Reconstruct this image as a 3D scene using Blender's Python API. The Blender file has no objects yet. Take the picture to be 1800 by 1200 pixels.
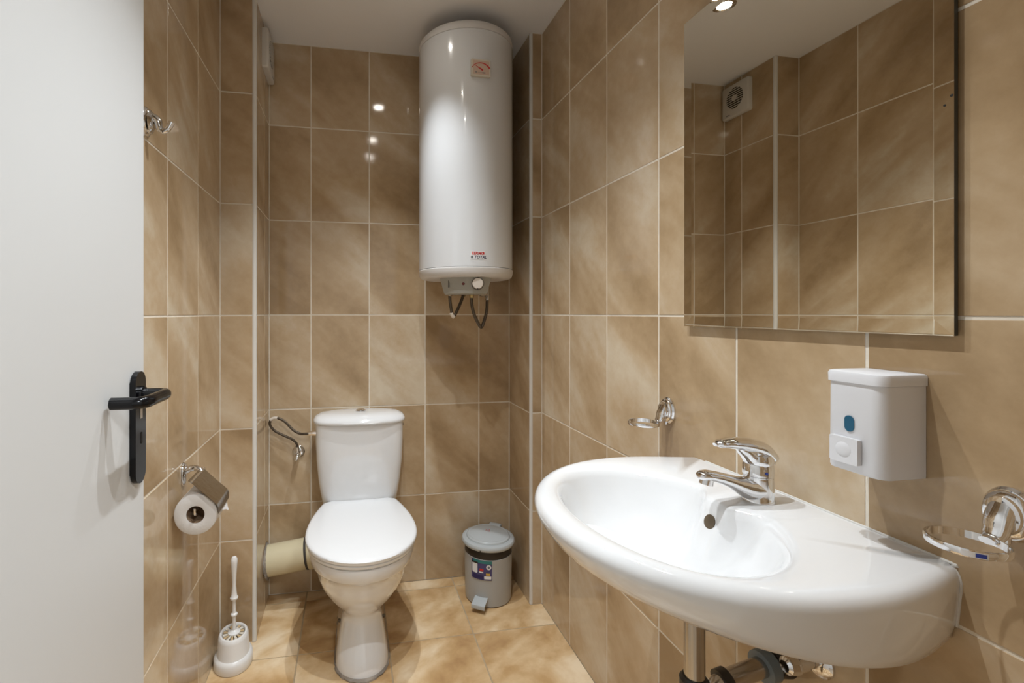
import bpy, bmesh, math, random
from mathutils import Vector, Matrix
random.seed(7)
scene = bpy.context.scene
C = scene.collection
PI = math.pi
R = math.radians
E = 1.193                                   # eye height above the floor

# ------------------------------------------------------------------ camera, world, exposure
cam = bpy.data.cameras.new('camera')
cam.sensor_width = 36.0
cam.lens = 834.39 * 36.0 / 1800.0
cam.shift_x = (900 - 759.45) / 1800.0
cam.shift_y = (550.93 - 600) / 1800.0
cam.clip_start = 0.01
cam_o = bpy.data.objects.new('camera', cam)
C.objects.link(cam_o)
cam_o.location = (0, 0, E)
cam_o.rotation_euler = (PI / 2, 0, -0.174)
scene.camera = cam_o
world = bpy.data.worlds.new('world')
scene.world = world
world.use_nodes = True
world.node_tree.nodes['Background'].inputs[0].default_value = (0.9, 0.93, 1.0, 1)
world.node_tree.nodes['Background'].inputs[1].default_value = 0.05
vs = scene.view_settings
vs.view_transform = 'Standard'
vs.look = 'None'
vs.exposure = 0.12
vs.gamma = 1.0
vs.use_curve_mapping = False
SPOT_W = 43.0
HALL_FILL_W = 23.0
LAMPS = [(0.163, 1.55), (0.155, 1.043), (0.15, 0.69)]

# ------------------------------------------------------------------ room measures
XL, XR, YB = -0.4554, 0.7834, 2.1002
YSL, XSL = 1.8108, -0.332                    # left duct: front face, side face
YSR, XSR = 1.8449, 0.7322                    # right duct
YF = 0.20                                   # inner face of the front wall (doorway)
ZC = 2.343
PROUD = 0.0011
ROWS = [0.0, E - .8096, E - .4076, E - .0056, E + .3964, E + .7984, ZC]
ROWS_L = [0.0, E - .8204, E - .417, E - .0066, E + .3964, E + .7984, ZC]


# ------------------------------------------------------------------ material helpers
def new_mat(name):
    m = bpy.data.materials.new(name)
    m.use_nodes = True
    nt = m.node_tree
    return m, nt, nt.nodes['Principled BSDF']


def simple(name, col, rough=.4, metal=0.0, coat=0.0, bump=0.0, bscale=200, var=0.0, spec=.5, trans=0.0, sss=0.0):
    m, nt, b = new_mat(name)
    b.inputs['Base Color'].default_value = (*col, 1)
    b.inputs['Roughness'].default_value = rough
    b.inputs['Metallic'].default_value = metal
    b.inputs['Coat Weight'].default_value = coat
    b.inputs['Coat Roughness'].default_value = .04
    b.inputs['Specular IOR Level'].default_value = spec
    if trans:
        b.inputs['Transmission Weight'].default_value = trans
    if sss:
        b.inputs['Subsurface Weight'].default_value = sss
        b.inputs['Subsurface Radius'].default_value = (.01, .008, .006)
        b.inputs['Subsurface Scale'].default_value = .3
    if bump or var:
        tc = nt.nodes.new('ShaderNodeTexCoord')
        n = nt.nodes.new('ShaderNodeTexNoise')
        n.inputs['Scale'].default_value = bscale
        n.inputs['Detail'].default_value = 4
        nt.links.new(tc.outputs['Object'], n.inputs['Vector'])
        if bump:
            bp = nt.nodes.new('ShaderNodeBump')
            bp.inputs['Strength'].default_value = bump
            bp.inputs['Distance'].default_value = .001
            nt.links.new(n.outputs['Fac'], bp.inputs['Height'])
            nt.links.new(bp.outputs['Normal'], b.inputs['Normal'])
        if var:
            n2 = nt.nodes.new('ShaderNodeTexNoise')
            n2.inputs['Scale'].default_value = bscale * .12
            nt.links.new(tc.outputs['Object'], n2.inputs['Vector'])
            r = nt.nodes.new('ShaderNodeValToRGB')
            r.color_ramp.elements[0].position = .35
            r.color_ramp.elements[1].position = .65
            r.color_ramp.elements[0].color = (*[c * (1 - var) for c in col], 1)
            r.color_ramp.elements[1].color = (*[min(1, c * (1 + var)) for c in col], 1)
            nt.links.new(n2.outputs['Fac'], r.inputs['Fac'])
            nt.links.new(r.outputs['Color'], b.inputs['Base Color'])
    return m


def stone(name, stops, rough, angle, sx, sy, fine, bump):
    """glazed tile: soft diagonal veins, every tile its own cut of the pattern"""
    m, nt, b = new_mat(name)
    L = nt.links
    tc = nt.nodes.new('ShaderNodeTexCoord')
    oi = nt.nodes.new('ShaderNodeObjectInfo')
    mul = nt.nodes.new('ShaderNodeVectorMath'); mul.operation = 'MULTIPLY_ADD'
    cmb = nt.nodes.new('ShaderNodeCombineXYZ')
    for i in range(3):
        L.new(oi.outputs['Random'], cmb.inputs[i])
    mul.inputs[1].default_value = (37.0, 91.0, 63.0)
    L.new(cmb.outputs[0], mul.inputs[0]); L.new(tc.outputs['Object'], mul.inputs[2])
    mp = nt.nodes.new('ShaderNodeMapping'); mp.vector_type = 'POINT'
    mp.inputs['Rotation'].default_value = (0, angle, 0)
    L.new(mul.outputs[0], mp.inputs['Vector'])
    mp2 = nt.nodes.new('ShaderNodeMapping')
    mp2.inputs['Scale'].default_value = (sx, 1, sy)
    L.new(mp.outputs[0], mp2.inputs['Vector'])
    n1 = nt.nodes.new('ShaderNodeTexNoise')
    n1.inputs['Scale'].default_value = 1.0; n1.inputs['Detail'].default_value = 5
    n1.inputs['Roughness'].default_value = .5; n1.inputs['Distortion'].default_value = .35
    L.new(mp2.outputs[0], n1.inputs['Vector'])
    n2 = nt.nodes.new('ShaderNodeTexNoise')
    n2.inputs['Scale'].default_value = fine; n2.inputs['Detail'].default_value = 6
    n2.inputs['Roughness'].default_value = .65
    L.new(mul.outputs[0], n2.inputs['Vector'])
    mx = nt.nodes.new('ShaderNodeMix'); mx.data_type = 'FLOAT'
    mx.inputs['Factor'].default_value = .16
    L.new(n1.outputs['Fac'], mx.inputs['A']); L.new(n2.outputs['Fac'], mx.inputs['B'])
    r = nt.nodes.new('ShaderNodeValToRGB')
    while len(r.color_ramp.elements) < len(stops):
        r.color_ramp.elements.new(.5)
    for e, (p, c) in zip(r.color_ramp.elements, stops):
        e.position = p; e.color = (*c, 1)
    L.new(mx.outputs['Result'], r.inputs['Fac'])
    L.new(r.outputs['Color'], b.inputs['Base Color'])
    b.inputs['Roughness'].default_value = rough
    b.inputs['Specular IOR Level'].default_value = .5
    n3 = nt.nodes.new('ShaderNodeTexNoise')
    n3.inputs['Scale'].default_value = 260; n3.inputs['Detail'].default_value = 3
    L.new(mul.outputs[0], n3.inputs['Vector'])
    bp = nt.nodes.new('ShaderNodeBump'); bp.inputs['Strength'].default_value = bump
    bp.inputs['Distance'].default_value = .0006
    L.new(n3.outputs['Fac'], bp.inputs['Height']); L.new(bp.outputs['Normal'], b.inputs['Normal'])
    return m


M = {}
M['tile'] = stone('beige_glazed_tile', [(.33, (.35, .238, .130)), (.44, (.465, .332, .195)), (.54, (.55, .415, .268)), (.66, (.66, .56, .42))],
                  .07, R(-42), 1.6, 4.8, 26, .06)
M['floor_tile'] = stone('tan_floor_tile', [(.33, (.40, .225, .098)), (.45, (.57, .365, .175)), (.55, (.71, .51, .29)), (.67, (.86, .70, .49))],
                        .30, R(30), 5, 8, 18, .12)
M['grout'] = simple('cream_grout', (.78, .71, .60), .7, bump=.2, bscale=300, var=.04)
M['floor_grout'] = simple('tan_grout', (.47, .36, .23), .85, bump=.2, bscale=300, var=.08)
M['plaster'] = simple('white_plaster', (.91, .90, .89), .85, bump=.08, bscale=120)
M['hall_paint'] = simple('hall_paint', (.78, .77, .75), .8, bump=.05, bscale=150)
M['hall_floor'] = simple('hall_floor_covering', (.42, .33, .24), .5, var=.1, bscale=40)
M['trim'] = simple('white_pvc_trim', (.70, .68, .64), .35)
M['ceramic'] = simple('white_glazed_ceramic', (.80, .805, .81), .07, coat=.6)
M['seat'] = simple('white_seat_plastic', (.84, .85, .86), .18)
M['door'] = simple('white_door_paint', (.69, .695, .69), .38, bump=.03, bscale=260)
M['black'] = simple('gloss_black_plastic', (.004, .004, .005), .16, coat=.0, spec=.32)
M['blackhole'] = simple('dark_hole', (.01, .008, .006), .8)
M['chrome'] = simple('polished_chrome', (.80, .80, .81), .06, metal=1.0)
M['flap'] = simple('wavy_tin_plate', (.40, .37, .33), .16, metal=1.0, bump=.6, bscale=45)
M['steel'] = simple('brushed_steel', (.50, .47, .43), .22, metal=1.0)
M['enamel'] = simple('white_heater_enamel', (.72, .73, .74), .16, coat=.5)
M['cap_plastic'] = simple('white_cap_plastic', (.70, .68, .66), .32)
M['grey_plastic'] = simple('grey_control_plastic', (.36, .35, .31), .4)
M['cream_plastic'] = simple('cream_knob_plastic', (.75, .68, .60), .35)
M['gauge_frame'] = simple('ivory_gauge_plastic', (.68, .62, .52), .35)
M['gauge_face'] = simple('pink_gauge_face', (.62, .46, .36), .4)
M['red'] = simple('red_print', (.55, .03, .03), .45)
M['dark_red'] = simple('dark_red_plastic', (.14, .015, .012), .25)
M['navy'] = simple('navy_print', (.012, .012, .055), .45)
M['white_print'] = simple('white_sticker_film', (.78, .78, .78), .4)
M['grey_print'] = simple('grey_print', (.16, .17, .18), .5)
M['hose'] = simple('braided_steel_hose', (.11, .088, .066), .32, metal=.8, bump=.8, bscale=700)
M['brass'] = simple('old_brass', (.45, .32, .14), .3, metal=1.0)
M['pvc'] = simple('cream_pvc_pipe', (.70, .62, .42), .3)
M['rubber'] = simple('dark_rubber_seal', (.05, .045, .04), .6)
M['mortar'] = simple('grey_mortar', (.30, .26, .22), .9, bump=.8, bscale=160, var=.25)
M['bin_grey'] = simple('grey_bin_plastic', (.42, .42, .41), .32)
M['bin_lid'] = simple('light_grey_lid_plastic', (.47, .50, .51), .22)
M['bin_liner'] = simple('dark_liner_plastic', (.022, .017, .014), .4)
M['label_blue'] = simple('violet_blue_print', (.06, .055, .16), .35)
M['label_teal'] = simple('teal_print', (.03, .20, .20), .35)
M['label_navy'] = simple('deep_blue_print', (.02, .015, .10), .35)
M['label_yellow'] = simple('yellow_print', (.60, .38, .06), .4)
M['brush_white'] = simple('white_brush_plastic', (.80, .79, .77), .3)
M['bristle'] = simple('tan_bristle', (.55, .40, .22), .8)
M['cream'] = simple('cream_insert', (.72, .66, .55), .6)
M['paper'] = simple('white_tissue_paper', (.74, .72, .70), .95, bump=.3, bscale=250)
M['cardboard'] = simple('brown_cardboard', (.26, .17, .10), .9)
M['dispenser'] = simple('white_dispenser_plastic', (.74, .74, .76), .42, bump=.03, bscale=500)
M['window_blue'] = simple('blue_soap_window', (.01, .11, .20), .1, coat=.5)
M['fan'] = simple('white_fan_plastic', (.66, .63, .58), .4)
M['fan_dark'] = simple('dark_fan_hole', (.03, .022, .014), .8)
M['mirror'] = simple('silvered_mirror', (.80, .775, .70), .0, metal=1.0)
M['mirror_edge'] = simple('dark_mirror_edge', (.03, .035, .03), .3)
M['cap'] = simple('brown_screw_cap', (.10, .07, .04), .4)
M['sticker_blue'] = simple('blue_print', (.03, .06, .35), .4)
M['trap_grey'] = simple('blue_grey_plastic', (.16, .20, .23), .4)
M['bulb'] = None
m, nt, b = new_mat('lit_bulb')
b.inputs['Emission Color'].default_value = (1, .95, .86, 1)
b.inputs['Emission Strength'].default_value = 60
M['bulb'] = m


# ------------------------------------------------------------------ geometry helpers
def obj(name, bm, mat, parent=None, loc=None, smooth=35, rot=None):
    bmesh.ops.recalc_face_normals(bm, faces=bm.faces[:])
    me = bpy.data.meshes.new(name)
    bm.to_mesh(me); bm.free()
    if smooth:
        for p in me.polygons:
            p.use_smooth = True
        me.set_sharp_from_angle(angle=R(smooth))
    me.materials.append(M[mat])
    o = bpy.data.objects.new(name, me)
    C.objects.link(o)
    if parent:
        o.parent = parent
    if loc:
        o.location = loc
    if rot:
        o.rotation_euler = rot
    return o


def empty(name, loc, rz=0.0):
    o = bpy.data.objects.new(name, None)
    C.objects.link(o)
    o.location = loc
    o.rotation_euler = (0, 0, rz)
    o.empty_display_size = .05
    return o


def tag(o, label, cat, group=None):
    o['label'] = label; o['category'] = cat
    if group:
        o['group'] = group
    return o


def struct(o, label=None):
    o['kind'] = 'structure'
    if label:
        o['label'] = label
    return o


def NB():
    return bmesh.new()


def box(bm, x0, x1, y0, y1, z0, z1, bev=0.0, seg=2):
    vs_ = [bm.verts.new((x, y, z)) for x in (x0, x1) for y in (y0, y1) for z in (z0, z1)]
    F = [(0, 1, 3, 2), (4, 6, 7, 5), (0, 4, 5, 1), (2, 3, 7, 6), (0, 2, 6, 4), (1, 5, 7, 3)]
    fs = [bm.faces.new([vs_[i] for i in f]) for f in F]
    if bev:
        es = list({e for f in fs for e in f.edges})
        bmesh.ops.bevel(bm, geom=es, offset=bev, segments=seg, profile=.5, affect='EDGES')
    return bm


def loft(bm, rings, cap0=True, cap1=True, closed=True):
    prev = None
    first = last = None
    for r in rings:
        cur = [bm.verts.new(p) for p in r]
        if prev:
            n = len(cur)
            for i in range(n if closed else n - 1):
                j = (i + 1) % n
                try:
                    bm.faces.new((prev[i], prev[j], cur[j], cur[i]))
                except ValueError:
                    pass
        else:
            first = cur
        prev = cur
    last = prev
    if cap0 and closed:
        bm.faces.new(first[::-1])
    if cap1 and closed:
        bm.faces.new(last)
    return bm


def lathe(bm, prof, seg=32, axis='Z', org=(0, 0, 0), cap=True, arc=None):
    """prof: (radius, height) pairs; axis X, Y or Z (heights run along +axis)"""
    o = Vector(org)
    rings = []
    for r, h in prof:
        ring = []
        for i in range(seg):
            a = 2 * PI * i / seg
            c_, s_ = r * math.cos(a), r * math.sin(a)
            p = {'Z': (c_, s_, h), 'X': (h, c_, s_), 'Y': (s_, h, c_)}[axis]
            ring.append(o + Vector(p))
        rings.append(ring)
    return loft(bm, rings, cap, cap)


def spline(pts, n=8):
    P = [Vector(p) for p in pts]
    P = [P[0] * 2 - P[1]] + P + [P[-1] * 2 - P[-2]]
    out = []
    for i in range(1, len(P) - 2):
        for k in range(n):
            t = k / n
            a, b_, c_, d = P[i - 1], P[i], P[i + 1], P[i + 2]
            out.append(.5 * ((2 * b_) + (c_ - a) * t + (2 * a - 5 * b_ + 4 * c_ - d) * t * t + (3 * b_ - a - 3 * c_ + d) * t ** 3))
    out.append(P[-2])
    return out


def tube(bm, pts, rad, seg=12, smooth=8, cap=True, flat=1.0, up=None):
    """swept tube; rad is a number or one radius per point; flat squashes it along its own binormal"""
    radl = rad if isinstance(rad, (list, tuple)) else [rad] * len(pts)
    if smooth > 1:
        P = spline(pts, smooth)
        RR = []
        for i in range(len(radl) - 1):
            for k in range(smooth):
                t = k / smooth
                t = t * t * (3 - 2 * t)
                RR.append(radl[i] * (1 - t) + radl[i + 1] * t)
        RR.append(radl[-1])
    else:
        P = [Vector(p) for p in pts]; RR = list(radl)
    rings = []
    nrm = None
    for i, p in enumerate(P):
        t = (P[min(i + 1, len(P) - 1)] - P[max(i - 1, 0)]).normalized()
        if nrm is None:
            h = Vector(up) if up else (Vector((0, 0, 1)) if abs(t.z) < .9 else Vector((1, 0, 0)))
            nrm = (h - t * h.dot(t)).normalized()
        else:
            nrm = (nrm - t * nrm.dot(t)).normalized()
        bn = t.cross(nrm)
        rings.append([p + (nrm * math.cos(2 * PI * k / seg) * flat + bn * math.sin(2 * PI * k / seg)) * RR[i] for k in range(seg)])
    return loft(bm, rings, cap, cap)


def prism(bm, outline, y0, y1, bev=0.0, seg=2):
    """outline in (x, z), extruded from y0 to y1"""
    a = [bm.verts.new((x, y0, z)) for x, z in outline]
    b_ = [bm.verts.new((x, y1, z)) for x, z in outline]
    n = len(a)
    fs = [bm.faces.new(a), bm.faces.new(b_[::-1])]
    for i in range(n):
        fs.append(bm.faces.new((a[i], b_[i], b_[(i + 1) % n], a[(i + 1) % n])))
    if bev:
        es = list(fs[0].edges)
        bmesh.ops.bevel(bm, geom=es, offset=bev, segments=seg, profile=.5, affect='EDGES')
    return bm


def rrect(hw, hh, r, n=6, cx=0, cz=0):
    out = []
    for qx, qz, a0 in ((1, 1, 0), (-1, 1, PI / 2), (-1, -1, PI), (1, -1, 1.5 * PI)):
        for k in range(n + 1):
            a = a0 + PI / 2 * k / n
            out.append((cx + qx * (hw - r) + r * math.cos(a), cz + qz * (hh - r) + r * math.sin(a)))
    return out


def ss(x):
    x = max(0.0, min(1.0, x))
    return x * x * (3 - 2 * x)


# ------------------------------------------------------------------ tiled walls
tile_cache = {}


def tile_mesh(w, h, proud=PROUD, mat='tile', nm='tile'):
    key = (round(w, 3), round(h, 3), nm)
    if key in tile_cache:
        return tile_cache[key]
    bm = NB()
    g, c_ = .0026, .0006
    W, H = w / 2 - g, h / 2 - g
    rings = []
    for (dx, y) in ((0, .0025), (0, -(proud - c_)), (c_ * .35, -(proud - c_ * .3)), (c_, -proud)):
        rings.append([(-W + dx, y, -H + dx), (W - dx, y, -H + dx), (W - dx, y, H - dx), (-W + dx, y, H - dx)])
    loft(bm, rings)
    bmesh.ops.recalc_face_normals(bm, faces=bm.faces[:])
    me = bpy.data.meshes.new(nm)
    bm.to_mesh(me); bm.free()
    me.materials.append(M[mat])
    tile_cache[key] = me
    return me


def add_tile(me, loc, rot, parent):
    o = bpy.data.objects.new(me.name.split('.')[0], me)
    C.objects.link(o)
    o.parent = parent
    o.location = loc
    o.rotation_euler = rot
    return o


def tile_face(parent, side, plane, cols, rows):
    """side: 'B' faces -Y, 'R' faces -X, 'L' faces +X; plane = tile surface"""
    for i in range(len(cols) - 1):
        for j in range(len(rows) - 1):
            a, b_ = sorted((cols[i], cols[i + 1]))
            w, h = b_ - a, rows[j + 1] - rows[j]
            if w < .012:
                continue
            u, v = (a + b_) / 2, (rows[j] + rows[j + 1]) / 2
            t1, t2 = random.uniform(-.0012, .0012), random.uniform(-.0012, .0012)
            me = tile_mesh(w, h)
            if side == 'B':
                add_tile(me, (u, plane + PROUD, v), (t1, 0, t2), parent)
            elif side == 'R':
                add_tile(me, (plane + PROUD, u, v), (t1, 0, -PI / 2 + t2), parent)
            else:
                add_tile(me, (plane - PROUD, u, v), (t1, 0, PI / 2 + t2), parent)


def steps(start, step, stop):
    out = [start]
    x = start
    while (x + step - stop) * (1 if step > 0 else -1) < 0:
        x += step
        out.append(x)
    out.append(stop)
    return out


T = .12
w = struct(obj('wall_back', box(NB(), XL - T, XR + T, YB + PROUD, YB + T, 0, ZC), 'grout', smooth=0))
tile_face(w, 'B', YB, [XSL, -.159, .0895, .338, .5865, XSR], ROWS)
w = struct(obj('wall_right', box(NB(), XR + PROUD, XR + T, YF - T, YB + PROUD, 0, ZC), 'grout', smooth=0))
tile_face(w, 'R', XR, steps(YSR, -.2485, YF), ROWS)
w = struct(obj('wall_left', box(NB(), XL - T, XL - PROUD, YF - T, YB + PROUD, 0, ZC), 'grout', smooth=0))
tile_face(w, 'L', XL, steps(YSL, -.2485, YF), ROWS_L)
w = struct(obj('wall_duct_left', box(NB(), XL - PROUD, XSL - PROUD, YSL + PROUD, YB + PROUD, 0, ZC), 'grout', smooth=0))
tile_face(w, 'B', YSL, [XL, XSL - .004], ROWS_L)
tile_face(w, 'L', XSL, [YSL + .004, 1.995, YB], ROWS)
w = struct(obj('wall_duct_right', box(NB(), XSR + PROUD, XR + PROUD, YSR + PROUD, YB + PROUD, 0, ZC), 'grout', smooth=0))
tile_face(w, 'B', YSR, [XSR + .003, XR], ROWS)
tile_face(w, 'R', XSR, [YSR + .004, YB], ROWS)
# corner trims: quarter-round white plastic profiles
for n, cx, cy, sx, r in ((1, XSL, YSL, -1, .0085), (2, XSR, YSR, 1, .0075)):
    pts = [(cx + sx * .001, cy + r + .006)]
    for k in range(7):
        a = PI / 2 * k / 6
        pts.append((cx + sx * (r - (r + .0015) * math.cos(a)), cy + r - (r + .0015) * math.sin(a)))
    pts.append((cx + sx * (r + .006), cy + .001))
    pts.append((cx + sx * (r + .006), cy + r + .006))
    rings = [[(x, y, z) for x, y in pts] for z in (0.002, ZC - .001)]
    struct(obj('trim_%d' % n, loft(NB(), rings), 'trim', smooth=40))

# floor
fl = struct(obj('floor', box(NB(), -1.2, 1.3, -1.9, YB + T, -.10, -.0016), 'floor_grout', smooth=0))
FX = [XL - .002, -.175, .142, .459, XR + .002]
FY = [YB + .002, 2.034, 1.717, 1.40, 1.083, .766, .449, .132]
for i in range(len(FX) - 1):
    for j in range(len(FY) - 1):
        x0, x1, y1, y0 = FX[i], FX[i + 1], FY[j], FY[j + 1]
        me = tile_mesh(x1 - x0, y1 - y0, mat='floor_tile', nm='floor_tile')
        add_tile(me, ((x0 + x1) / 2, (y0 + y1) / 2, -.0016), (-PI / 2, 0, 0), fl)
struct(obj('floor_hall', box(NB(), -1.2, 1.3, -1.9, .131, -.0015, 0), 'hall_floor', smooth=0))
# ceiling over bathroom and hall
struct(obj('ceiling', box(NB(), -1.2, 1.3, -1.9, YB + T, ZC, ZC + .08), 'plaster', smooth=0))
# doorway wall and hall behind the camera
f = NB()
box(f, XL - T, -.43, YF - T, YF, 0, ZC)
box(f, .40, XR + PROUD, YF - T, YF, 0, ZC)
box(f, -.43, .40, YF - T, YF, 2.06, ZC)
wf = struct(obj('wall_front', f, 'hall_paint', smooth=0))
for (a, b_, rws) in ((.40, .5349, ROWS), (.5349, XR, ROWS), (-.43, .40, [2.06, ZC])):
    for j in range(len(rws) - 1):
        add_tile(tile_mesh(b_ - a, rws[j + 1] - rws[j]), ((a + b_) / 2, YF + .0025, (rws[j] + rws[j + 1]) / 2), (0, 0, PI), wf)
f = NB()
box(f, -1.2, -1.1, -1.8, YF - T, 0, ZC)
struct(obj('wall_hall_left', f, 'hall_paint', smooth=0))
struct(obj('wall_hall_right', box(NB(), 1.2, 1.3, -1.8, YF - T, 0, ZC), 'hall_paint', smooth=0))
struct(obj('wall_hall_back', box(NB(), -1.2, 1.3, -1.9, -1.8, 0, ZC), 'hall_paint', smooth=0))
f = NB()
box(f, -1.2, XL - T, YF - T, YF, 0, ZC)
box(f, XR + T, 1.3, YF - T, YF, 0, ZC)
struct(obj('wall_hall_front', f, 'hall_paint', smooth=0))

# ------------------------------------------------------------------ door leaf with lever handle
beta = R(1.5)
DE = Vector((-.395, 1.0137))                # free edge, visible face
door = empty('door_leaf', (DE.x - .81 * math.sin(beta), DE.y - .81 * math.cos(beta), 0), -beta)
# local frame: +y runs from hinge to free edge, +x is the face normal into the room
door['kind'] = 'structure'
door.name = 'door_1'
obj('leaf', box(NB(), -.036, 0, 0, .81, .008, 2.035, .0015, 1), 'door', door)
HZ, HY = E - .151, .81 - .0385
bm = NB()
prism(bm, rrect(.0205, .105, .0205, 8), 0, .011, .003, 3)
for v in bm.verts:                          # outline (x,z) -> door (y,z), thickness along +x
    x, y, z = v.co
    v.co = (y, HY + x, E - .2135 + z)
for v in bm.verts:
    pass
plate = obj('handle_plate', bm, 'black', door)
bm = NB()
tube(bm, [(.006, HY, HZ), (.03, HY, HZ), (.044, HY, HZ), (.054, HY - .004, HZ), (.058, HY - .016, HZ), (.058, HY - .05, HZ), (.058, HY - .080, HZ),
          (.054, HY - .094, HZ), (.044, HY - .100, HZ), (.028, HY - .101, HZ), (.008, HY - .101, HZ)], .0105, 20, 5)
obj('lever', bm, 'black', door)
bm = NB(); lathe(bm, [(.0145, .010), (.0145, .017), (.0125, .019)], 24, 'X', (0, HY, HZ)); obj('collar', bm, 'black', door)
bm = NB(); box(bm, .0105, .0118, HY - .004, HY + .005, HZ - .046, HZ - .022); obj('lock_indicator', bm, 'steel', door)
bm = NB(); prism(bm, rrect(.003, .011, .003, 4), 0, .0008)
for v in bm.verts:
    x, y, z = v.co
    v.co = (.0108 + y, HY + .002 + x, HZ - .083 + z)
obj('keyhole', bm, 'blackhole', door)
for hz in (.25, 1.8):
    bm = NB(); lathe(bm, [(.007, hz), (.007, hz + .09)], 12, 'Z', (.004, -.004, 0)); obj('hinge', bm, 'steel', door)

# ------------------------------------------------------------------ ceiling lamps and added hall fill
for i, (x, y) in enumerate(LAMPS):
    t = empty('ceiling_light', (x, y, ZC))
    tag(t, ['round recessed ceiling light in front of the water heater, farthest from the doorway',
            'round recessed ceiling light in the middle of the row of three',
            'round recessed ceiling light nearest the doorway'][i], 'ceiling light', 'recessed ceiling lights')
    bm = NB(); lathe(bm, [(.026, .0), (.026, -.004), (.030, -.007), (.040, -.004), (.041, 0)], 32); obj('ring', bm, 'chrome', t)
    bm = NB(); lathe(bm, [(.004, -.0052), (.020, -.0045), (.025, -.001)], 24); obj('bulb', bm, 'bulb', t)
    ld = bpy.data.lights.new('lamp_light', 'SPOT')
    ld.energy = SPOT_W; ld.color = (.90, .955, 1.0)
    ld.spot_size = R((84, 104, 104)[i]); ld.spot_blend = 1.0; ld.shadow_soft_size = .012
    lo = bpy.data.objects.new('lamp_light', ld); C.objects.link(lo)
    lo.parent = t; lo.location = (0, 0, -.012)
t = empty('added_hall_fill_lamp', (.55, -.7, ZC))  # unseen lamp, added to send soft fill through the doorway
tag(t, 'added flat round fill lamp on the unseen hall ceiling outside the doorway', 'ceiling light')
bm = NB(); lathe(bm, [(.16, 0), (.16, -.025), (.15, -.03)], 40); obj('base', bm, 'trim', t)
ld = bpy.data.lights.new('hall_fill_light', 'AREA'); ld.shape = 'DISK'; ld.size = .3; ld.energy = HALL_FILL_W; ld.color = (.90, .955, 1.0)
lo = bpy.data.objects.new('hall_fill_light', ld); C.objects.link(lo); lo.parent = t; lo.location = (0, 0, -.034)


# ------------------------------------------------------------------ water heater
def text_mesh(txt, size, shear=0.0, bold=0.0):
    cu = bpy.data.curves.new('txt', 'FONT')
    cu.body = txt; cu.size = size; cu.shear = shear; cu.offset = bold
    cu.align_x = 'LEFT'
    cu.resolution_u = 3
    o = bpy.data.objects.new('txt', cu)
    C.objects.link(o)
    dg = bpy.context.evaluated_depsgraph_get()
    me = bpy.data.meshes.new_from_object(o.evaluated_get(dg))
    bpy.data.objects.remove(o); bpy.data.curves.remove(cu)
    bm = NB(); bm.from_mesh(me); bpy.data.meshes.remove(me)
    return bm


def wrap(bm, rad, ang, z, lift):
    """lay a flat (x right, y up) drawing on a vertical cylinder, facing -Y at ang = 0"""
    for v in bm.verts:
        x, y, d = v.co
        a = ang + x / rad
        r = rad + lift + d
        v.co = (r * math.sin(a), -r * math.cos(a), z + y)
    return bm


def flat_rect(x0, x1, y0, y1, n=4, thick=.0):
    bm = NB()
    top = [bm.verts.new((x0 + (x1 - x0) * i / n, y1, 0)) for i in range(n + 1)]
    bot = [bm.verts.new((x0 + (x1 - x0) * i / n, y0, 0)) for i in range(n + 1)]
    for i in range(n):
        bm.faces.new((bot[i], bot[i + 1], top[i + 1], top[i]))
    return bm


HR = .19
heater = empty('water_heater', (.4715, 1.891, E), R(-14))
tag(heater, 'tall white cylindrical water heater hung on the back wall under the ceiling', 'water heater')
z0, z1 = .138, 1.093
bm = NB(); lathe(bm, [(HR - .006, z0 + .036), (HR, z0 + .0375), (HR, z1 - .038), (HR - .006, z1 - .036)], 96); obj('tank', bm, 'enamel', heater)
bm = NB(); lathe(bm, [(HR - .004, z1 - .0375), (HR + .0008, z1 - .036), (HR + .0008, z1 - .022), (HR - .002, z1 - .010), (HR - .010, z1 - .002), (HR - .022, z1), (.03, z1 + .006)], 96); obj('top_cap', bm, 'cap_plastic', heater)
bm = NB(); lathe(bm, [(.03, z0 - .004), (HR - .022, z0 - .001), (HR - .010, z0 + .002), (HR - .003, z0 + .009), (HR - .0005, z0 + .018), (HR + .0012, z0 + .030), (HR + .0012, z0 + .0335), (HR - .001, z0 + .0360), (HR - .006, z0 + .0365)], 96); obj('bottom_cap', bm, 'cap_plastic', heater)
# control box under the front of the tank
zt, zb = z0 + .002, z0 - .064
bm = NB()
sec = []
for (z, hw, yf, yb) in ((zb, .078, -.138, -.02), (zb + .004, .083, -.142, -.01), (zt, .099, -.158, .01)):
    n = 5
    ring = [(-hw, yb), (-hw, yf + .03)] + [(-hw + (2 * hw) * k / 8, yf + .026 * abs(2 * k / 8 - 1) ** 2.2) for k in range(1, 8)] + [(hw, yf + .03), (hw, yb)]
    sec.append([(x, y, z) for x, y in ring])
loft(bm, sec)
cb = obj('control_box', bm, 'grey_plastic', heater, smooth=30)
kx, kz = .046, (zt + zb) / 2 + .006
bm = NB(); lathe(bm, [(.0235, .004), (.0235, -.002), (.022, -.003)], 40, 'Y', (kx, -.150, kz)); obj('knob_ring', bm, 'rubber', cb)
bm = NB(); lathe(bm, [(.0205, .0), (.0205, -.012), (.0185, -.0145), (.004, -.0145)], 40, 'Y', (kx, -.150, kz)); obj('knob', bm, 'cream_plastic', cb)
bm = NB(); box(bm, kx - .002, kx + .002, -.1652, -.150, kz - .0212, kz - .017); obj('knob_mark', bm, 'rubber', cb)
bm = NB(); lathe(bm, [(.0055, .003), (.0055, -.002), (.003, -.0045)], 20, 'Y', (-.008, -.149, kz)); obj('indicator_light', bm, 'dark_red', cb)
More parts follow.
